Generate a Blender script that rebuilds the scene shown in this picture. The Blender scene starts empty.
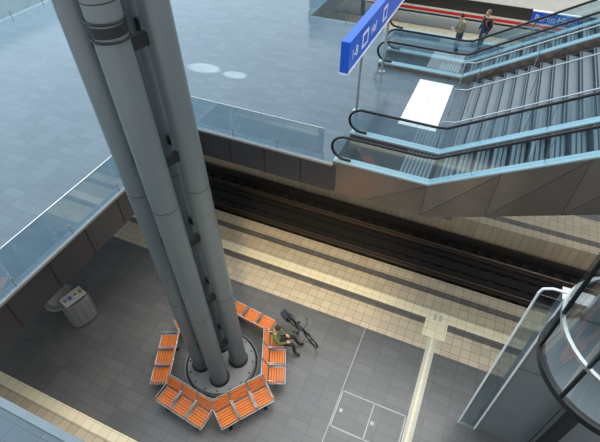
import bpy, math, random
from mathutils import Vector, Matrix
random.seed(4)
R=math.radians
CA,SA=math.cos(R(23.5)),math.sin(R(23.5))
def st(X,Y): return (CA*X-SA*Y, SA*X+CA*Y)
H=13.4; ZU=5.0
scene=bpy.context.scene
scene.view_settings.view_transform='Standard'

# ---------------- materials ----------------
def lin(c):
    return tuple(((x/255)/12.92 if x/255<=.04045 else ((x/255+.055)/1.055)**2.4) for x in c)+(1,)
def mat(name,rgb,rough=.5,metal=0,noise=.12,nscale=3,emit=None,es=0,bump=0):
    m=bpy.data.materials.new(name); m.use_nodes=True
    nt=m.node_tree; b=nt.nodes['Principled BSDF']
    c=lin(rgb)
    b.inputs['Roughness'].default_value=rough; b.inputs['Metallic'].default_value=metal
    geo=nt.nodes.new('ShaderNodeTexCoord'); n=nt.nodes.new('ShaderNodeTexNoise')
    n.inputs['Scale'].default_value=nscale; n.inputs['Detail'].default_value=4
    nt.links.new(geo.outputs['Object'],n.inputs['Vector'])
    mx=nt.nodes.new('ShaderNodeMix'); mx.data_type='RGBA'
    mx.inputs['A'].default_value=tuple(x*(1-noise) for x in c[:3])+(1,)
    mx.inputs['B'].default_value=tuple(min(1,x*(1+noise)) for x in c[:3])+(1,)
    nt.links.new(n.outputs['Fac'],mx.inputs['Factor']); nt.links.new(mx.outputs['Result'],b.inputs['Base Color'])
    if bump:
        bp=nt.nodes.new('ShaderNodeBump'); bp.inputs['Strength'].default_value=bump
        nt.links.new(n.outputs['Fac'],bp.inputs['Height']); nt.links.new(bp.outputs['Normal'],b.inputs['Normal'])
    if emit: b.inputs['Emission Color'].default_value=lin(emit); b.inputs['Emission Strength'].default_value=es
    return m
def tile(name,c1,c2,mort,w,h,rough=.35,msize=.008,bl=.35,off=0):
    m=bpy.data.materials.new(name); m.use_nodes=True
    nt=m.node_tree; b=nt.nodes['Principled BSDF']
    g=nt.nodes.new('ShaderNodeNewGeometry'); br=nt.nodes.new('ShaderNodeTexBrick')
    br.offset=off; br.inputs['Scale'].default_value=1
    br.inputs['Color1'].default_value=lin(c1); br.inputs['Color2'].default_value=lin(c2); br.inputs['Mortar'].default_value=lin(mort)
    br.inputs['Mortar Size'].default_value=msize; br.inputs['Mortar Smooth'].default_value=.1
    br.inputs['Brick Width'].default_value=w; br.inputs['Row Height'].default_value=h
    nt.links.new(g.outputs['Position'],br.inputs['Vector'])
    n=nt.nodes.new('ShaderNodeTexNoise'); n.inputs['Scale'].default_value=.6; n.inputs['Detail'].default_value=5
    nt.links.new(g.outputs['Position'],n.inputs['Vector'])
    mr=nt.nodes.new('ShaderNodeMapRange'); mr.inputs['To Min'].default_value=1-bl; mr.inputs['To Max'].default_value=1+bl
    nt.links.new(n.outputs['Fac'],mr.inputs['Value'])
    hs=nt.nodes.new('ShaderNodeHueSaturation'); nt.links.new(br.outputs['Color'],hs.inputs['Color']); nt.links.new(mr.outputs['Result'],hs.inputs['Value'])
    nt.links.new(hs.outputs['Color'],b.inputs['Base Color'])
    mr2=nt.nodes.new('ShaderNodeMapRange'); mr2.inputs['To Min'].default_value=rough*.7; mr2.inputs['To Max'].default_value=rough*1.3
    nt.links.new(n.outputs['Fac'],mr2.inputs['Value']); nt.links.new(mr2.outputs['Result'],b.inputs['Roughness'])
    return m
def glass(name,tint=(.85,.93,.97),refl=.14,rough=.03,rc=(.8,.9,1)):
    m=bpy.data.materials.new(name); m.use_nodes=True; nt=m.node_tree; nt.nodes.clear()
    o=nt.nodes.new('ShaderNodeOutputMaterial'); t=nt.nodes.new('ShaderNodeBsdfTransparent'); g=nt.nodes.new('ShaderNodeBsdfGlossy')
    t.inputs['Color'].default_value=tint+(1,); g.inputs['Roughness'].default_value=rough; g.inputs['Color'].default_value=rc+(1,)
    mx=nt.nodes.new('ShaderNodeMixShader'); mx.inputs[0].default_value=refl
    nt.links.new(t.outputs[0],mx.inputs[1]); nt.links.new(g.outputs[0],mx.inputs[2]); nt.links.new(mx.outputs[0],o.inputs[0])
    return m
M={}
M['gal']=tile('gallery_granite',(76,88,98),(86,98,108),(66,77,87),.6,.3,.2,.008,.16)
M['plat']=tile('platform_granite',(97,97,97),(108,107,106),(82,82,81),.6,.3,.34,.008,.16)
M['beige']=tile('beige_tile',(210,194,166),(194,178,152),(136,122,102),.3,.3,.45,.007,.12)
M['cream']=tile('cream_tile',(252,240,206),(246,232,196),(200,184,150),.3,.3,.45,.006,.06)
M['greyt']=tile('grey_strip',(112,106,98),(98,94,88),(76,72,68),.3,.3,.5,.008,.1)
M['line']=mat('white_line',(206,200,184),.6,0,.08,6)
M['joint']=mat('joint_metal',(176,176,172),.45,.2)
M['plate']=mat('white_floor_plate',(226,230,230),.4,0,.05)
M['fascia']=mat('fascia_panel',(62,64,68),.35,.2,.15,1.2)
M['seam']=mat('dark_seam',(24,24,26),.6)
M['conc']=mat('concrete',(136,138,138),.7,0,.15,4)
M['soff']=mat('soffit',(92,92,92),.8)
M['col']=mat('column_paint',(104,115,120),.34,.15,.06,1.5)
M['colend']=mat('bracket_steel',(36,40,44),.5,.4)
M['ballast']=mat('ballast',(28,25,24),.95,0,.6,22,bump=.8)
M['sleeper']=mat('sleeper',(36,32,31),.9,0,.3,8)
M['duct']=mat('cable_duct',(52,46,43),.8,0,.2,8)
M['rail']=mat('rail_steel',(110,98,88),.35,.5)
M['wood']=mat('orange_wood',(226,122,36),.42,0,.22,14)
M['steel']=mat('brushed_steel',(186,190,192),.28,.8,.08,6)
M['bronze']=mat('stainless_cladding',(150,140,130),.26,.7,.3,.9)
M['facet_shade']=mat('cladding_facet_shade',(138,128,118),.3,.7,.3,.9)  # darker copy of the cladding, shading of folded facets put into the colour
M['black']=mat('black_rubber',(16,17,19),.35)
M['dark']=mat('dark_frame',(34,38,42),.35,.4)
M['blue']=mat('sign_blue',(18,78,186),.4,0,.04,emit=(18,78,186),es=.25)
M['white']=mat('white_paint',(238,240,240),.4,0,.04)
M['treadL']=mat('escalator_tread',(116,132,142),.4,.3,.1,8)
M['treadD']=mat('tread_riser',(38,46,54),.5,.4)
M['skirt']=mat('skirt_panel',(158,182,190),.35,.3,.06,3,emit=(160,190,200),es=.04)
M['stair']=mat('stair_stone',(108,118,126),.45,0,.1,5)
M['stairr']=mat('stair_riser',(40,46,52),.7)
M['glass']=glass('railing_glass',(.82,.9,.93),.13)
M['glassb']=glass('balustrade_glass',(.84,.91,.93),.15,.06,(.85,.95,1))
M['glassd']=glass('lift_glass',(.72,.77,.79),.18,.05)
M['red']=mat('train_red',(205,24,34),.4)
M['train']=mat('train_white',(226,226,222),.35)
M['win']=mat('train_window',(30,34,40),.15)
M['lift']=mat('lift_wall_grey',(116,126,132),.3,.2,.1,1.5)
M['skin']=mat('skin',(206,158,130),.55)
M['hairb']=mat('hair_brown',(58,42,32),.8,0,.3,30)
M['hairg']=mat('hair_grey',(110,104,98),.8,0,.3,30)
M['khaki']=mat('khaki_jacket',(122,116,92),.85,0,.2,12)
M['jeans']=mat('jeans',(48,60,88),.85,0,.2,14)
M['navy']=mat('navy_jacket',(34,42,60),.85,0,.2,12)
M['trous']=mat('dark_trousers',(40,38,40),.85,0,.2,12)
M['green']=mat('green_jacket',(98,112,62),.85,0,.2,12)
M['shoe']=mat('shoes',(30,26,24),.6)
M['orange']=mat('backpack_orange',(190,96,44),.7)
M['yellow']=mat('yellow_lid',(226,186,40),.45)
M['paper']=mat('paper_white',(236,236,228),.7)
M['eye']=mat('eye',(30,24,22),.3)
M['lip']=mat('lip',(160,88,80),.5)

# ---------------- mesh builder ----------------
class MB:
    def __init__(s): s.v=[];s.f=[];s.m=[];s.names=[];s.T=None;s.sm=[]
    def mi(s,k):
        if k not in s.names: s.names.append(k)
        return s.names.index(k)
    def add(s,vs,fs,k,smooth=False):
        o=len(s.v)
        for p in vs:
            p=Vector(p)
            s.v.append(tuple(s.T@p if s.T else p))
        i=s.mi(k)
        for f in fs: s.f.append([o+a for a in f]); s.m.append(i); s.sm.append(smooth)
    def box(s,a,b,k):
        x0,y0,z0=a;x1,y1,z1=b
        s.add([(x0,y0,z0),(x1,y0,z0),(x1,y1,z0),(x0,y1,z0),(x0,y0,z1),(x1,y0,z1),(x1,y1,z1),(x0,y1,z1)],
              [(0,3,2,1),(4,5,6,7),(0,1,5,4),(1,2,6,5),(2,3,7,6),(3,0,4,7)],k)
    def prismY(s,poly,y0,y1,k):
        n=len(poly)
        s.add([(x,y0,z) for x,z in poly]+[(x,y1,z) for x,z in poly],
              [tuple(range(n)),tuple(range(2*n-1,n-1,-1))]+[(i,(i+1)%n+0,(i+1)%n+n,i+n)[::-1] for i in range(n)],k)
    def prismX(s,poly,x0,x1,k):
        n=len(poly)
        s.add([(x0,y,z) for y,z in poly]+[(x1,y,z) for y,z in poly],
              [tuple(range(n)),tuple(range(2*n-1,n-1,-1))]+[(i,(i+1)%n,(i+1)%n+n,i+n)[::-1] for i in range(n)],k)
    def prismZ(s,poly,z0,z1,k,smooth=False):
        n=len(poly)
        s.add([(x,y,z0) for x,y in poly]+[(x,y,z1) for x,y in poly],
              [tuple(range(n-1,-1,-1)),tuple(range(n,2*n))],k)
        s.add([(x,y,z0) for x,y in poly]+[(x,y,z1) for x,y in poly],[(i,(i+1)%n,(i+1)%n+n,i+n) for i in range(n)],k,smooth)
    def tube(s,pts,r,k,seg=10,cap=True,closed=False):
        pts=[Vector(p) for p in pts]; n=len(pts)
        rr=r if isinstance(r,(list,tuple)) else [r]*n
        vs=[];fs=[]
        up=Vector((0,0,1)); prev=None
        for i,p in enumerate(pts):
            if closed: d=pts[(i+1)%n]-pts[i-1]
            else: d=pts[min(i+1,n-1)]-pts[max(i-1,0)]
            d.normalize()
            if prev is None:
                a=d.cross(up)
                if a.length<.05: a=d.cross(Vector((0,1,0)))
            else: a=prev-d*prev.dot(d)
            a.normalize(); prev=a; b=d.cross(a)
            for j in range(seg):
                t=2*math.pi*j/seg
                vs.append(p+(a*math.cos(t)+b*math.sin(t))*rr[i])
        m=n if closed else n-1
        for i in range(m):
            for j in range(seg):
                i2=(i+1)%n
                fs.append((i*seg+j,i2*seg+j,i2*seg+(j+1)%seg,i*seg+(j+1)%seg)[::-1])
        s.add(vs,fs,k,True)
        if cap and not closed:
            s.add(vs[:seg],[tuple(range(seg))],k); s.add(vs[-seg:],[tuple(range(seg-1,-1,-1))],k)
    def circ(s,c,rad,ax,r,k,seg=32,ts=8):
        c=Vector(c); ax=Vector(ax).normalized(); a=ax.orthogonal().normalized(); b=ax.cross(a)
        s.tube([c+(a*math.cos(2*math.pi*i/seg)+b*math.sin(2*math.pi*i/seg))*rad for i in range(seg)],r,k,ts,False,True)
    def ell(s,c,rad,k,u=16,w=10,zmin=-1,rot=None):
        vs=[];fs=[]
        c=Vector(c)
        for i in range(w+1):
            ph=-math.pi/2+math.pi*i/w
            z=max(math.sin(ph),zmin)
            for j in range(u):
                t=2*math.pi*j/u
                p=Vector((math.cos(ph)*math.cos(t)*rad[0],math.cos(ph)*math.sin(t)*rad[1],z*rad[2]))
                if rot: p=rot@p
                vs.append(c+p)
        for i in range(w):
            for j in range(u): fs.append((i*u+j,i*u+(j+1)%u,(i+1)*u+(j+1)%u,(i+1)*u+j))
        s.add(vs,fs,k,True)
    def obj(s,name,parent=None):
        me=bpy.data.meshes.new(name); me.from_pydata(s.v,[],s.f)
        for k in s.names: me.materials.append(M[k])
        for p,i,sm in zip(me.polygons,s.m,s.sm): p.material_index=i; p.use_smooth=sm
        me.update(); o=bpy.data.objects.new(name,me); scene.collection.objects.link(o)
        if parent: o.parent=parent
        return o
def empty(name,loc=(0,0,0),rz=0):
    e=bpy.data.objects.new(name,None); e.location=loc; e.rotation_euler=(0,0,rz); scene.collection.objects.link(e); return e

# ---------------- ground, tracks ----------------
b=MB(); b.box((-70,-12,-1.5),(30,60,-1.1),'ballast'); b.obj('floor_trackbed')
def track(y0,name):
    b=MB()
    for k in range(150):
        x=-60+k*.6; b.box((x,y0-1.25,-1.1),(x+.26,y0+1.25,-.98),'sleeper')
    for yy in (-.75,.75):
        b.box((-60,y0+yy-.07,-.98),(30,y0+yy+.07,-.96),'rail'); b.box((-60,y0+yy-.015,-.96),(30,y0+yy+.015,-.84),'rail'); b.box((-60,y0+yy-.035,-.84),(30,y0+yy+.035,-.78),'rail')
    for a,c,z in ((-.55,-.33,-.92),(-.2,.2,-.94),(.33,.55,-.92)):
        b.box((-60,y0+a,-1.1),(30,y0+c,z),'sleeper')
    for yy in (-1.6,1.65): b.box((-60,y0+yy-.08,-1.1),(30,y0+yy+.08,-.86),'duct')
    b.obj(name)
track(13.3,'railway_track')
track(-1.0,'railway_track')

# island platform z=0
b=MB()
X0,X1=-62,16
b.box((X0,1.2,-1.1),(X1,1.5,0),'greyt'); b.box((X0,1.5,-1.1),(X1,2.15,0),'beige'); b.box((X0,2.15,-1.1),(X1,2.45,0),'cream')
b.box((X0,2.45,-1.1),(X1,8.5,0),'plat'); b.box((X0,8.5,-1.1),(X1,9.45,0),'beige'); b.box((X0,9.45,-1.1),(X1,9.72,0),'greyt')
b.box((X0,9.72,-1.1),(X1,10.1,0),'cream'); b.box((X0,10.1,-1.1),(X1,10.75,0),'beige'); b.box((X0,10.75,-1.1),(X1,11.02,0),'greyt')
b.box((X0,11.02,-1.1),(X1,11.5,0),'beige')
b.obj('floor_platform')
b=MB()
b.box((.74,2.45,0),(.84,10.0,.004),'line'); b.box((.92,2.45,0),(1.02,10.0,.004),'line')
b.box((.84,2.45,0),(.92,10,.003),'cream'); b.box((.5,9.0,0),(1.25,9.72,.006),'cream')
b.obj('tactile_guide_strip')
b=MB()
b.box((-1.29,2.45,0),(-1.27,8.5,.003),'joint')
for x in (-1.25,-.27,.68): b.box((x,5.0,0),(x+.03,6.15,.006),'joint')
for y in (5.0,6.12): b.box((-1.25,y,0),(.71,y+.03,.006),'joint')
b.box((-.2,5.5,0),(-.1,5.6,.007),'joint'); b.box((-1.15,5.5,0),(-1.05,5.6,.007),'joint')
b.obj('manhole_cover')
b=MB()
b.box((X0,15.2,-1.1),(26,15.6,0),'beige'); b.box((X0,15.6,-1.1),(26,15.9,0),'greyt'); b.box((X0,15.9,-1.1),(26,17.2,0),'beige')
b.box((X0,17.2,-1.1),(26,28.5,0),'plat'); b.box((X0,28.5,-1.1),(26,30.5,0),'beige')
b.obj('floor_platform_opposite')
b=MB(); b.box((X0,30.9,-1.1),(26,34.9,-.2),'beige'); b.obj('floor_platform_far')

# ---------------- gallery ----------------
b=MB()
b.box((-21.5,-3,4.75),(-8.4,40,ZU),'gal'); b.box((-21.45,-3,4.05),(-8.45,40,4.75),'soff')
b.box((-8.4,10.3,4.75),(.4,20.6,ZU),'gal'); b.box((-8.45,10.35,4.05),(.3,20.55,4.75),'soff')
b.box((.4,18.5,4.75),(12,20.6,ZU),'gal'); b.box((.3,18.55,4.05),(12,20.55,4.75),'soff')
b.box((-8.4,-3,4.75),(6,1.1,ZU),'gal'); b.box((-8.45,-3,4.05),(6,1.05,4.75),'soff')
b.obj('floor_gallery')
b=MB()
b.box((-8.44,1.1,4.0),(-8.36,10.3,4.97),'fascia'); b.box((-8.4,10.24,4.0),(-3.3,10.32,4.97),'fascia')
b.box((-8.4,1.06,4.0),(6,1.14,4.97),'fascia'); b.box((-21.54,-3,4.0),(-21.46,40,4.97),'fascia')
y=1.5
while y<10.3: b.box((-8.365,y,4.0),(-8.35,y+.025,4.97),'seam'); y+=1.25
x=-8.2
while x<-3.3: b.box((x,10.228,4.0),(x+.025,10.245,4.97),'seam'); x+=1.25
b.box((-8.4,1.1,4.97),(-8.33,10.3,5.04),'conc'); b.box((-8.4,10.22,4.97),(-3.4,10.3,5.04),'conc'); b.box((-8.3,1.02,4.97),(6,1.16,5.04),'lift')
b.obj('trim_fascia')
def railing(name,p0,p1,pan=1.25,rail='steel'):
    b=MB(); p0=Vector(p0);p1=Vector(p1);d=p1-p0;L=d.length;n=max(1,round(L/pan));u=d/L; q=Vector((-u.y,u.x,0))*.008
    for i in range(n):
        a=p0+u*(L*i/n+.01); c=p0+u*(L*(i+1)/n-.01)
        vs=[a-q,c-q,c+q,a+q]; vs=[(v.x,v.y,ZU+.03) for v in vs]+[(v.x,v.y,ZU+1.08) for v in vs]
        b.add(vs,[(0,3,2,1),(4,5,6,7),(0,1,5,4),(1,2,6,5),(2,3,7,6),(3,0,4,7)],'glass')
    b.tube([(p0.x,p0.y,ZU+1.1),(p1.x,p1.y,ZU+1.1)],.018,rail)
    for i in range(n+1):
        a=p0+u*(L*i/n); b.box((a.x-.012,a.y-.012,ZU),(a.x+.012,a.y+.012,ZU+.3),'steel')
    b.obj(name)
railing('glass_railing',(-8.45,1.4,0),(-8.45,10.36,0),1.9)
railing('glass_railing',(-8.4,10.38,0),(-3.75,10.38,0),1.6)
railing('glass_railing',(-21.4,1.4,0),(-21.4,36,0),1.9)
railing('glass_railing',(-8.4,20.5,0),(-4.8,20.5,0),1.9)
railing('glass_railing',(-8.45,20.5,0),(-8.45,36,0),1.9)

b=MB()
b.add([(-4.2,20.4,ZU+.05),(12,20.4,ZU+.05),(12,20.4,ZU+.95),(-4.2,20.4,ZU+.95)],[(0,1,2,3)],'glassb')
b.tube([(-3.9,20.4,ZU+.2)]+[(-4.2-.35*math.sin(t),20.4,ZU+.6-.38*math.cos(t)) for t in [i*math.pi/10 for i in range(11)]]+[(12,20.4,ZU+.98)],.045,'black')
b.box((-4.3,20.3,ZU),(12,20.5,ZU+.15),'skirt')
b.obj('handrail_balustrade')

for (x,y) in ((-11.6,5.3),(-18,5.3),(-11.6,18.5),(-6.5,18.5),(-18,18.5)):
    b=MB(); b.tube([(x,y,0),(x,y,.12)],.55,'conc',24); b.tube([(x,y,.12),(x,y,3.8)],.38,'conc',24); b.tube([(x,y,3.8),(x,y,4.06)],[.38,.6],'conc',24)
    b.obj('concrete_pillar')

# ---------------- big column ----------------
cX,cY=-2.45,6.95
b=MB()
offs=[(.05,-.55),(-.06,.57),(.56,.07),(-.56,-.07)]
c0=st(cX,cY)
LEAN=-.42
def pp(o,z):
    f=z/18
    s_,t_=st(cX-.03+o[0]+LEAN*f,cY+o[1]); return (s_,t_,z)
for o_ in offs:
    b.tube([pp(o_,.25),pp(o_,18)],.256,'col',40)
    b.tube([pp(o_,.25),pp(o_,.33)],.3,'colend',32)
    for z in (3.7,7.4,11.2): b.tube([pp(o_,z),pp(o_,z+.015)],.2585,'colend',40,False)
order=[0,2,1,3]
for z in (1.6,3.8,6.0,8.2,10.4,12.6):
    for i in range(4):
        a=Vector(pp(offs[order[i]],z)); c=Vector(pp(offs[order[(i+1)%4]],z))
        d=(c-a).normalized(); a2=a+d*.24; c2=c-d*.24
        q=Vector((-d.y,d.x,0))*.05
        b.add([a2-q,c2-q,c2+q,a2+q]+[v+Vector((0,0,.2)) for v in (a2-q,c2-q,c2+q,a2+q)],[(0,3,2,1),(4,5,6,7),(0,1,5,4),(1,2,6,5),(2,3,7,6),(3,0,4,7)],'colend')
for z in (10.7,10.95):
    b.circ(pp(offs[0],z),.272,(0,0,1),.018,'colend',36,6)
b.tube([pp(offs[0],10.75),pp(offs[0],10.9)],.265,'colend',40,False)
b.tube([(c0[0],c0[1],0),(c0[0],c0[1],.14)],1.16,'conc',64); b.tube([(c0[0],c0[1],.14),(c0[0],c0[1],.25)],1.03,'conc',64)
b.circ((c0[0],c0[1],.15),1.09,(0,0,1),.03,'seam',64,6)
for i in range(16):
    a=2*math.pi*i/16; b.tube([(c0[0]+.97*math.cos(a),c0[1]+.97*math.sin(a),.25),(c0[0]+.97*math.cos(a),c0[1]+.97*math.sin(a),.27)],.025,'colend',8)
b.obj('clustered_tube_column')

# ---------------- benches ----------------
def bench():
    b=MB()
    for i in (-1,0,1):
        x=i*.56
        w=.24
        for k in range(6):
            y=-.2+k*.078; z=.44+(.012 if k in(0,5) else 0)
            b.box((x-w,y,z),(x+w,y+.06,z+.022),'wood')
        for k in range(5):
            z=.52+k*.078; y=-.25-.028*k
            b.box((x-w,y-.012,z),(x+w,y+.012,z+.06),'wood')
        for sx in (-1,1):
            xx=x+sx*(w+.018)
            b.tube([(xx,.27,.43),(xx,-.2,.43),(xx,-.25,.5),(xx,-.4,.92)],.018,'steel',6)
            b.tube([(xx,.24,.44),(xx,.24,.62),(xx,-.27,.64)],.014,'steel',6)
        b.tube([(x-w-.014,.28,.43),(x+w+.014,.28,.43)],.018,'steel',6)
        b.tube([(x-w-.014,-.4,.92),(x+w+.014,-.4,.92)],.015,'steel',6)
    b.box((-.84,-.04,.36),(.84,.04,.42),'dark')
    for x in (-.56,.56):
        b.box((x-.03,-.03,0),(x+.03,.03,.38),'dark'); b.box((x-.05,-.25,0),(x+.05,.25,.02),'dark')
    return b
rot0=R(23.5)
for ang in (180,240,300,0,60,120):
    X=cX+1.72*math.cos(R(ang)); Y=cY+1.72*math.sin(R(ang)); s_,t_=st(X,Y)
    o=bench().obj('slatted_bench'); o.location=(s_,t_,0)
    o.rotation_euler=(0,0,R(ang)+rot0-math.pi/2)

# ---------------- recycling kiosk ----------------
kx,ky=st(-7.38,8.7)
b=MB()
def oval(a,c,n=36): return [(a*math.copysign(abs(math.cos(t))**.8,math.cos(t)),c*math.copysign(abs(math.sin(t))**.8,math.sin(t))) for t in [2*math.pi*i/n for i in range(n)]]
b.prismZ(oval(.42,.28),0,.08,'dark',True); b.prismZ(oval(.46,.32),.08,1.15,'steel',True); b.prismZ(oval(.48,.34),1.15,1.22,'steel',True)
b.box((-.36,-.22,1.22),(.36,.22,1.24),'paper')
for i,k in enumerate(('paper','blue','paper','yellow')):
    x=-.27+i*.18; b.box((x-.05,-.08,1.24),(x+.05,.08,1.255),k); b.box((x-.035,-.05,1.255),(x+.035,.05,1.26),'steel')
for x in (-.22,0,.22): b.box((x-.003,-.325,.1),(x+.003,-.312,1.14),'dark')
o=b.obj('recycling_bin'); o.location=(kx,ky,0); o.rotation_euler=(0,0,R(75))

# ---------------- escalators ----------------
def escalator(name,t0,t1,s0,sb,se):
    k=math.tan(R(30)); b=MB(); w=.22
    def zp(s): return ZU+max(0,s-sb)*k
    zend=zp(se)-1.02-(se-sb)*.17
    def zbot(s): return ZU-1.02 if s<sb+.27 else ZU-1.02+(s-sb-.27)*(zend-ZU+1.02)/(se-sb-.27)
    b.prismY([(s0,ZU-1.0),(sb+.3,ZU-1.0),(se,zend+.02),(se,zp(se)-.25),(sb+.3,ZU-.08),(sb,ZU+.03),(s0,ZU+.03)],t0+.02,t1-.02,'treadD')
    for (ta,tb) in ((t0-.02,t0+w),(t1-w,t1+.02)):
        b.prismY([(s0,ZU-1.02),(sb+.27,ZU-1.02),(se,zend),(se,zp(se)+.12),(sb,ZU+.12),(s0,ZU+.12)],ta,tb,'bronze')
        b.prismY([(s0,ZU+.12),(sb,ZU+.12),(se,zp(se)+.12),(se,zp(se)+.17),(sb,ZU+.17),(s0,ZU+.17)],ta-.01,tb+.01,'skirt')
    s=s0+1.1
    while s<se-2:
        a=s; c=s+1.7
        b.prismY([(a,zbot(a)+.01),(c,zbot(c)+.01),(c,zp(c)+.1)],t0-.03,t0-.02,'facet_shade')  # flat triangle, its darker colour stands in for facet shading
        for (xa,za,xb,zb_) in ((a,zbot(a),c,zp(c)+.1),(c,zbot(c),c,zp(c)+.1)):
            b.tube([(xa,t0-.03,za),(xb,t0-.03,zb_)],.005,'seam',5,False)
        s+=1.7
    n=int((se-sb)/.4)
    for i in range(n):
        x=sb+.4*i; z=ZU+.03+.231*i+ .2
        b.box((x+.2,t0+w,z-.32),(x+.6,t1-w,z),'treadD')
        for g in range(3): b.box((x+.23+g*.12,t0+w+.01,z),(x+.31+g*.12,t1-w-.01,z+.012),'treadL')
    for g in range(8): b.box((sb-.9+g*.11,t0+w,ZU+.03),(sb-.83+g*.11,t1-w,ZU+.04),'treadL')
    for tt in (t0+.1,t1-.1):
        gl=[(s0+.15,ZU+.17),(sb,ZU+.17),(se,zp(se)+.17),(se,zp(se)+.92),(sb-.1,ZU+.92),(s0+.3,ZU+.92),(s0+.02,ZU+.78),(s0-.08,ZU+.52),(s0-.0,ZU+.28)]
        b.prismY(gl,tt-.008,tt+.008,'glassb')
        path=[(s0+.5,tt,ZU+.2)]+[(s0+.3-.4*math.sin(a),tt,ZU+.58-.38*math.cos(a)) for a in [math.pi*j/12 for j in range(13)]]+[(sb-.25,tt,ZU+.96),(sb+.05,tt,ZU+1.0),(se,tt,zp(se)+.97)]
        b.tube(path,.042,'black',10)
        s=sb+1
        while s<se:
            b.box((s,tt-.012,zp(s)+.17),(s+.015,tt+.012,zp(s)+.92),'steel'); s+=1.5
    b.obj(name)
escalator('escalator',10.3,12.05,-3.4,-.6,9.5)
escalator('escalator',16.95,18.4,-4.0,-.8,9.5)

# stairs
b=MB(); n=30
for i in range(n):
    x=-.35+.33*i; z=ZU+.19*(i+1)
    b.box((x,12.3,z-.4),(x+.36,16.7,z),'stairr'); b.box((x-.01,12.32,z-.03),(x+.335,16.68,z+.004),'stair')
    b.box((x+.01,12.34,z+.004),(x+.06,16.66,z+.008),'treadD')
kk=.19/.33
b.prismY([(-.35,ZU-.9),(9.6,ZU+9.95*kk-1.0),(9.6,ZU+9.95*kk+.1),(-.35,ZU+.1)],12.1,12.3,'fascia')
b.prismY([(-.35,ZU-.9),(9.6,ZU+9.95*kk-1.0),(9.6,ZU+9.95*kk+.1),(-.35,ZU+.1)],16.7,16.9,'fascia')
b.prismY([(-.35,ZU-.9),(9.6,ZU+9.95*kk-1.0),(9.6,ZU+9.95*kk-.4),(-.3,ZU-.02)],12.3,16.7,'soff')
for tt in (12.42,14.5,16.58):
    b.tube([(-.75,tt,ZU+.6),(-.75,tt,ZU+.9),(-.4,tt,ZU+.95),(9.5,tt,ZU+.95+9.9*kk)],.024,'steel')
    s=-.2
    while s<9.5: b.tube([(s,tt,ZU+.15+(s+.35)*kk),(s,tt,ZU+.97+(s+.35)*kk)],.015,'steel',6); s+=1.65
    b.tube([(-.75,tt,ZU),(-.75,tt,ZU+.7)],.02,'steel',6)
b.obj('staircase')
b=MB(); b.box((9.6,9.5,10.3),(16,20,10.85),'gal'); b.obj('floor_upper_landing')
b=MB(); b.box((-2.2,13.2,ZU),(-.95,16.5,ZU+.008),'plate'); b.box((-1.6,13.2,ZU+.008),(-1.58,16.5,ZU+.01),'joint'); b.obj('floor_marking_panel')

# ---------------- signs ----------------
def text(body,size,loc,rot,parent,k='white'):
    c=bpy.data.curves.new('lettering','FONT'); c.body=body; c.size=size; c.extrude=.004
    c.materials.append(M[k]); o=bpy.data.objects.new('lettering',c); o.location=loc; o.rotation_euler=rot; scene.collection.objects.link(o); o.parent=parent
b=MB()
b.box((-3.82,11.7,7.2),(-3.6,18.2,8.05),'blue'); b.box((-3.84,11.66,7.14),(-3.58,18.24,7.2),'white'); b.box((-3.84,11.66,8.05),(-3.58,18.24,8.1),'blue')
b.box((-3.84,11.66,7.2),(-3.58,11.7,8.05),'blue')
for tt in (13.4,16.5): b.tube([(-3.71,tt,ZU),(-3.71,tt,7.2)],.05,'steel',12); b.tube([(-3.71,tt,ZU),(-3.71,tt,ZU+.03)],.13,'steel',16)
for i,(a,c) in enumerate(((12.9,13.5),(15.1,15.6))): b.box((-3.6,a,7.4),(-3.59,c,7.85),'white'); b.box((-3.59,a+.1,7.48),(-3.585,c-.1,7.77),'blue')
sg=b.obj('platform_direction_sign')
text('1-8',.42,(-3.595,11.95,7.45),(R(90),0,R(90)),sg)
text('Hbf',.38,(-3.595,13.8,7.47),(R(90),0,R(90)),sg)
b=MB(); b.box((1.0,19.5,6.55),(2.7,19.6,6.95),'blue'); b.box((.98,19.48,6.95),(2.72,19.62,6.98),'white')
for x in (1.2,2.5): b.tube([(x,19.55,ZU),(x,19.55,6.55)],.03,'steel')
sg=b.obj('station_name_sign'); text('Berlin Hbf',.3,(1.1,19.495,6.65),(R(90),0,0),sg)

# ---------------- trains ----------------
def train(name,y,x0,x1,z0=-.8):
    b=MB()
    prof=[(y+.15,z0+.3),(y,z0+1.1),(y,z0+2.6),(y+.25,z0+3.5),(y+.9,z0+3.9),(y+2.1,z0+3.9),(y+2.75,z0+3.5),(y+3,z0+2.6),(y+3,z0+1.1),(y+2.85,z0+.3)]
    x=x0
    while x<x1:
        b.prismX(prof,x,x+24.6,'train')
        b.box((x+.1,y-.012,z0+1.75),(x+24.5,y,z0+2.55),'win'); b.box((x+.1,y-.012,z0+1.4),(x+24.5,y,z0+1.6),'red')
        for d in (1.2,22.4): b.box((x+d,y-.02,z0+.8),(x+d+.95,y-.01,z0+2.8),'train'); b.box((x+d+.2,y-.026,z0+1.8),(x+d+.75,y-.018,z0+2.6),'win')
        b.box((x+24.6,y+.3,z0+.5),(x+25,y+2.7,z0+3.5),'dark')
        for d in (3,4.5,20,21.5):
            b.tube([(x+d,y+.3,z0+.25),(x+d,y+2.7,z0+.25)],.42,'dark',16)
        x+=25
    b.obj(name)
train('passenger_train',35.6,-60,20)

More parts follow.
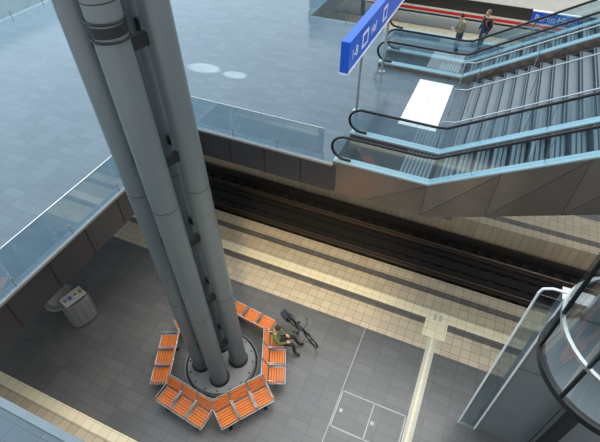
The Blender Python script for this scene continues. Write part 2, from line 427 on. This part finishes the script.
# ---------------- lift ----------------
C=st(5.15,3.5)
b=MB()
b.box((2.55,6.6,0),(6.5,6.85,6.2),'lift'); b.box((2.53,6.58,6.2),(6.5,6.9,6.3),'steel')
for x in (3.9,5.2): b.box((x,6.595,0),(x+.015,6.605,6.2),'seam')
b.box((2.55,6.595,3.6),(6.5,6.605,3.615),'seam')
for x in (2.57,2.12): b.tube([(x,6.57,0),(x,6.57,6.3)],.026,'white',10)
b.tube([(2.12,6.57,6.3),(2.15,6.57,6.42),(2.3,6.57,6.5),(2.7,6.57,6.5)],.026,'white',10)
b.box((2.14,6.56,.1),(2.55,6.58,6.25),'glassd')
b.obj('lift_shaft_wall')
b=MB()
def band(z,r,h,th,k):
    n=48
    for i in range(n):
        a0=2*math.pi*i/n;a1=2*math.pi*(i+1)/n
        q=[(C[0]+rr*math.cos(a),C[1]+rr*math.sin(a)) for a,rr in ((a0,r),(a1,r),(a1,r-th),(a0,r-th))]
        b.prismZ(q,z,z+h,k)
band(6.35,1.2,.13,.1,'dark'); band(7.35,1.2,.07,.06,'steel'); band(8.85,1.2,.18,.14,'dark')
n=48
vs=[(C[0]+1.17*math.cos(2*math.pi*i/n),C[1]+1.17*math.sin(2*math.pi*i/n),z) for z in (6.5,8.85) for i in range(n)]
b.add(vs,[(i,(i+1)%n,(i+1)%n+n,i+n) for i in range(n)],'glassd',True)
for a in range(0,360,45): b.box((C[0]+1.17*math.cos(R(a))-.025,C[1]+1.17*math.sin(R(a))-.025,6.45),(C[0]+1.17*math.cos(R(a))+.025,C[1]+1.17*math.sin(R(a))+.025,8.9),'dark')
b.tube([(C[0],C[1],6.3),(C[0],C[1],6.38)],1.1,'lift',40)
b.box((C[0]-.5,C[1]+.9,6.4),(C[0]+.5,C[1]+1.0,8.8),'steel')
b.box((C[0]+.55,C[1]+.9,.0),(C[0]+.8,C[1]+1.1,12),'dark')
b.box((C[0]-.95,C[1]-.06,6.22),(C[0]+.95,C[1]+.06,6.32),'dark')
b.obj('panorama_lift')

# ---------------- people ----------------
def person(name,loc,heading,J,cloth,hair,pack=None,headtilt=0,curl=.6):
    root=empty(name,loc,heading)
    order=['pelvis','waist','chest','nb','neck','shL','elL','wrL','shR','elR','wrR','hiL','knL','anL','toL','hiR','knR','anR','toR']
    rad=dict(pelvis=.14,waist=.125,chest=.16,nb=.08,neck=.052,sh=.076,el=.052,wr=.036,hi=.1,kn=.068,an=.048,to=.04)
    edges=[('pelvis','waist','top'),('waist','chest','top'),('chest','nb','top'),('nb','neck','skin')]
    for s in 'LR': edges+=[('chest','sh'+s,'top'),('sh'+s,'el'+s,'top'),('el'+s,'wr'+s,'top'),('pelvis','hi'+s,'leg'),('hi'+s,'kn'+s,'leg'),('kn'+s,'an'+s,'leg'),('an'+s,'to'+s,'shoe')]
    me=bpy.data.meshes.new('tmp'); me.from_pydata([J[k] for k in order],[(order.index(a),order.index(c)) for a,c,_ in edges],[])
    o=bpy.data.objects.new('tmp',me); scene.collection.objects.link(o)
    sk=o.modifiers.new('s','SKIN'); sk.use_smooth_shade=True
    for i,k in enumerate(order):
        rr=rad.get(k,rad.get(k[:2])); me.skin_vertices[0].data[i].radius=(rr,rr)
    me.skin_vertices[0].data[0].use_root=True
    ss=o.modifiers.new('u','SUBSURF'); ss.levels=2; ss.render_levels=2
    dg=bpy.context.evaluated_depsgraph_get(); dg.update()
    ev=bpy.data.meshes.new_from_object(o.evaluated_get(dg)); bpy.data.objects.remove(o)
    names=['top','leg','shoe','skin']; ev.materials.clear()
    for nme in names: ev.materials.append(M[cloth[nme]] if nme!='skin' else M['skin'])
    for p in ev.polygons:
        best=9;bi='top'
        for a,c,g in edges:
            A=Vector(J[a]);B=Vector(J[c]);d=B-A;t=max(0,min(1,(p.center-A).dot(d)/d.length_squared))
            r_=(p.center-(A+d*t)).length-.02*(g=='leg')
            if r_<best: best=r_;bi=g
        p.material_index=names.index(bi); p.use_smooth=True
    bo=bpy.data.objects.new('body',ev); scene.collection.objects.link(bo); bo.parent=root
    nk=Vector(J['neck']); hc=nk+Vector((0,.025,.12))
    Rt=Matrix.Translation(nk)@Matrix.Rotation(headtilt,4,'X')@Matrix.Translation(-nk)
    b=MB(); b.T=Rt
    b.ell(hc,(.074,.092,.115),'skin',20,14); b.ell(hc+Vector((0,.025,-.06)),(.052,.06,.052),'skin')
    b.tube([hc+Vector((0,.08,.015)),hc+Vector((0,.112,-.022))],[.009,.017],'skin',8)
    for sx in (-1,1):
        b.ell(hc+Vector((sx*.03,.082,.012)),(.012,.01,.007),'white',8,6); b.ell(hc+Vector((sx*.03,.09,.012)),(.005,.004,.005),'eye',8,6)
        b.ell(hc+Vector((sx*.075,-.005,-.005)),(.01,.022,.033),'skin',8,6)
        b.box(hc+Vector((sx*.03-.015,.085,.028)),hc+Vector((sx*.03+.015,.092,.034)),hair)
    b.box(hc+Vector((-.022,.086,-.062)),hc+Vector((.022,.093,-.054)),'lip')
    b.tube([nk-Vector((0,0,.06)),nk+Vector((0,.01,.08))],.05,'skin',12)
    b.obj('head',root)
    b=MB(); b.T=Rt; b.ell(hc+Vector((0,-.018,.022)),(.085,.095,.112),hair,20,14,-.35); b.obj('hair',root)
    for s,sg in (('L',-1),('R',1)):
        w=Vector(J['wr'+s]); e=Vector(J['el'+s]); d=(w-e).normalized()
        side=Vector((0,1,0)) if abs(d.y)<.7 else Vector((-sg,0,0))
        side=(side-d*side.dot(d)).normalized(); nrm=d.cross(side).normalized()
        b=MB()
        rot=Matrix((side,nrm,d)).transposed()
        b.ell(w+d*.05,(.042,.018,.055),'skin',12,8,-1,rot)
        for i,L in enumerate((.068,.078,.072,.056)):
            base=w+d*.085+side*(.03-.02*i); c=nrm*(-sg)
            b.tube([base,base+d*L*.45+c*L*.1*curl,base+d*L*.8+c*L*.45*curl,base+d*L*.9+c*L*.8*curl],[.009,.009,.008,.006],'skin',7)
        tb=w+d*.03+side*.035
        b.tube([tb,tb+side*.025+d*.025,tb+side*.03+d*.055-nrm*sg*.015],[.011,.01,.007],'skin',7)
        b.obj('hand_'+('left' if s=='L' else 'right'),root)
    if pack:
        c=Vector(J['chest'])
        b=MB(); b.ell(c+Vector((0,-.2,-.1)),(.14,.09,.22),pack,16,12)
        b.ell(c+Vector((0,-.27,-.17)),(.1,.05,.11),pack,12,8)
        for sx in (-1,1): b.tube([c+Vector((sx*.1,-.18,.1)),c+Vector((sx*.12,-.02,.17)),c+Vector((sx*.12,.15,.05)),c+Vector((sx*.13,.05,-.2)),c+Vector((sx*.1,-.16,-.25))],.018,pack,8)
        b.obj('backpack',root)
    return root
def stand(**kw):
    J=dict(pelvis=(0,0,.95),waist=(0,0,1.1),chest=(0,0,1.31),nb=(0,0,1.46),neck=(0,.01,1.52),
     shL=(-.19,0,1.41),elL=(-.25,-.04,1.13),wrL=(-.21,.12,.93),shR=(.19,0,1.41),elR=(.25,-.04,1.13),wrR=(.21,.12,.93),
     hiL=(-.09,0,.88),knL=(-.1,.04,.5),anL=(-.11,-.02,.09),toL=(-.13,.15,.04),hiR=(.09,0,.88),knR=(.11,.02,.5),anR=(.12,-.04,.09),toR=(.14,.13,.04))
    J.update(kw); return J
person('standing_man',(-1.35,18.85,ZU),R(120),stand(elR=(.24,.06,1.12),wrR=(.08,.27,1.18),elL=(-.24,.04,1.12),wrL=(-.1,.27,1.14)),dict(top='khaki',leg='jeans',shoe='shoe'),'hairb',None,R(-22))
person('standing_woman',(-.5,19.6,ZU),R(135),stand(anL=(-.1,.12,.09),toL=(-.11,.29,.04),knL=(-.1,.12,.5)),dict(top='navy',leg='jeans',shoe='shoe'),'hairg','orange',R(-5))
sx,sy=st(cX+1.78,cY+.56)
sit=dict(pelvis=(0,-.03,.57),waist=(0,-.09,.72),chest=(0,-.12,.93),nb=(0,-.1,1.07),neck=(0,-.07,1.13),
 shL=(-.19,-.1,1.03),elL=(-.27,.02,.79),wrL=(-.14,.23,.68),shR=(.19,-.1,1.03),elR=(.28,.04,.8),wrR=(.16,.26,.69),
 hiL=(-.09,.05,.55),knL=(-.14,.46,.54),anL=(-.13,.62,.12),toL=(-.16,.8,.05),hiR=(.09,.05,.55),knR=(.15,.46,.54),anR=(.2,.5,.12),toR=(.24,.68,.05))
person('seated_man',(sx,sy,0),R(-90)+rot0,sit,dict(top='green',leg='trous',shoe='shoe'),'hairb',None,R(-25))

# ---------------- bicycle ----------------
def bicycle(name,loc,rz,lean):
    b=MB(); b.T=Matrix.Rotation(lean,4,'X')
    rw=(-.52,0,.34);fw=(.54,0,.34)
    for c in (rw,fw):
        b.circ(c,.325,(0,1,0),.024,'black',32,8); b.circ(c,.295,(0,1,0),.011,'dark',32,6); b.tube([(c[0],-.05,c[2]),(c[0],.05,c[2])],.025,'dark')
        for i in range(14):
            a=2*math.pi*i/14; b.tube([c,(c[0]+.295*math.cos(a),0,c[2]+.295*math.sin(a))],.003,'steel',4,False)
    bb=(-.08,0,.29);se=(-.22,0,.8);hd=(.36,0,.82);hb=(.39,0,.7)
    for a,c,r_ in ((bb,se,.02),(se,hd,.02),(bb,hb,.024),(hd,hb,.024)): b.tube([a,c],r_,'dark',8)
    for y in (-.05,.05):
        b.tube([rw[:1]+(y,)+rw[2:],(-.1,y*.4,.29)],.011,'dark',6); b.tube([(rw[0],y,rw[2]),(-.2,y*.3,.74)],.011,'dark',6); b.tube([(fw[0],y,fw[2]),(.43,y,.62),hb],.013,'dark',6)
    b.tube([se,(-.25,0,.93)],.014,'steel',8); b.ell((-.26,0,.95),(.14,.07,.03),'black',14,8)
    b.tube([hd,(.33,0,.95)],.014,'dark',8); b.tube([(.2,-.3,.97),(.32,-.18,.98),(.35,0,.97),(.32,.18,.98),(.2,.3,.97)],.013,'dark',8)
    for y in (-.27,.27): b.tube([(.22,y,.97),(.15,y*1.1,.965)],.019,'black',8)
    b.circ((-.08,-.05,.29),.09,(0,1,0),.01,'dark',24,6); b.tube([(-.08,-.06,.29),(-.02,-.08,.13)],.01,'steel'); b.tube([(-.08,.06,.29),(-.14,.08,.45)],.01,'steel')
    b.box((-.07,-.16,.12),(.03,-.08,.14),'black'); b.box((-.19,.08,.44),(-.09,.16,.46),'black')
    b.tube([(-.75,0,.5),(-.65,0,.68),(-.45,0,.71),(-.3,0,.66)],.02,'dark',6)
    b.tube([(-.1,.03,.28),(-.2,.27,.05)],.01,'steel',6)
    b.box((-.72,-.14,.42),(-.42,-.07,.72),'black'); b.box((-.72,-.07,.7),(-.3,.07,.715),'dark')
    o=b.obj(name); o.location=loc; o.rotation_euler=(0,0,rz)
bx,by=st(.05,8.1)
bicycle('bicycle',(bx,by,0.02),R(-48)+rot0,R(14))

# ---------------- lights & world ----------------
w=bpy.data.worlds.new('hall_sky'); scene.world=w; w.use_nodes=True; nt=w.node_tree
bg=nt.nodes['Background']; tc=nt.nodes.new('ShaderNodeTexCoord'); vm=nt.nodes.new('ShaderNodeVectorMath'); vm.operation='DOT_PRODUCT'
vm.inputs[1].default_value=Vector((-.85,.42,.4)).normalized()
nt.links.new(tc.outputs['Generated'],vm.inputs[0])
cr=nt.nodes.new('ShaderNodeValToRGB'); nt.links.new(vm.outputs['Value'],cr.inputs[0])
cr.color_ramp.elements[0].color=(.46,.46,.455,1); cr.color_ramp.elements[0].position=.35
cr.color_ramp.elements[1].color=(.9,1.25,1.5,1); cr.color_ramp.elements[1].position=1.0
nt.links.new(cr.outputs[0],bg.inputs[0]); bg.inputs[1].default_value=1.95
def spot(name,loc,tgt,P_,ang,col,blend=.3,rad=.2):
    l=bpy.data.lights.new(name,'SPOT'); l.energy=P_; l.spot_size=R(ang); l.color=col; l.spot_blend=blend; l.shadow_soft_size=rad
    o=bpy.data.objects.new(name,l); o.location=loc; d=Vector(tgt)-Vector(loc); o.rotation_euler=d.to_track_quat('-Z','Y').to_euler(); scene.collection.objects.link(o)
spot('sunbeam',(12,15.5,19),(-10.2,14.0,5),150000,1.7,(1,.95,.85),.3,.05)
spot('sunbeam',(12,16,19),(-8.8,14.0,5),150000,1.3,(1,.95,.85),.3,.05)
spot('warm_sun_glow',(0,-2,17),(-4.0,10.6,0),11000,24,(1,.82,.52),1,.8)  # added spot for the warm sun glow on the platform strips, no fixture there
l=bpy.data.lights.new('skylight','SUN'); l.energy=1.9; l.angle=R(40); l.color=(1,.965,.91)
o=bpy.data.objects.new('skylight',l); o.rotation_euler=(R(-18),R(12),0); scene.collection.objects.link(o)

# ---------------- camera ----------------
cam=bpy.data.cameras.new('camera'); cam.lens=27.3; cam.sensor_width=36; cam.clip_end=300
o=bpy.data.objects.new('camera',cam); o.location=(0,0,H); o.rotation_euler=(R(45),0,R(23.5)); scene.collection.objects.link(o); scene.camera=o
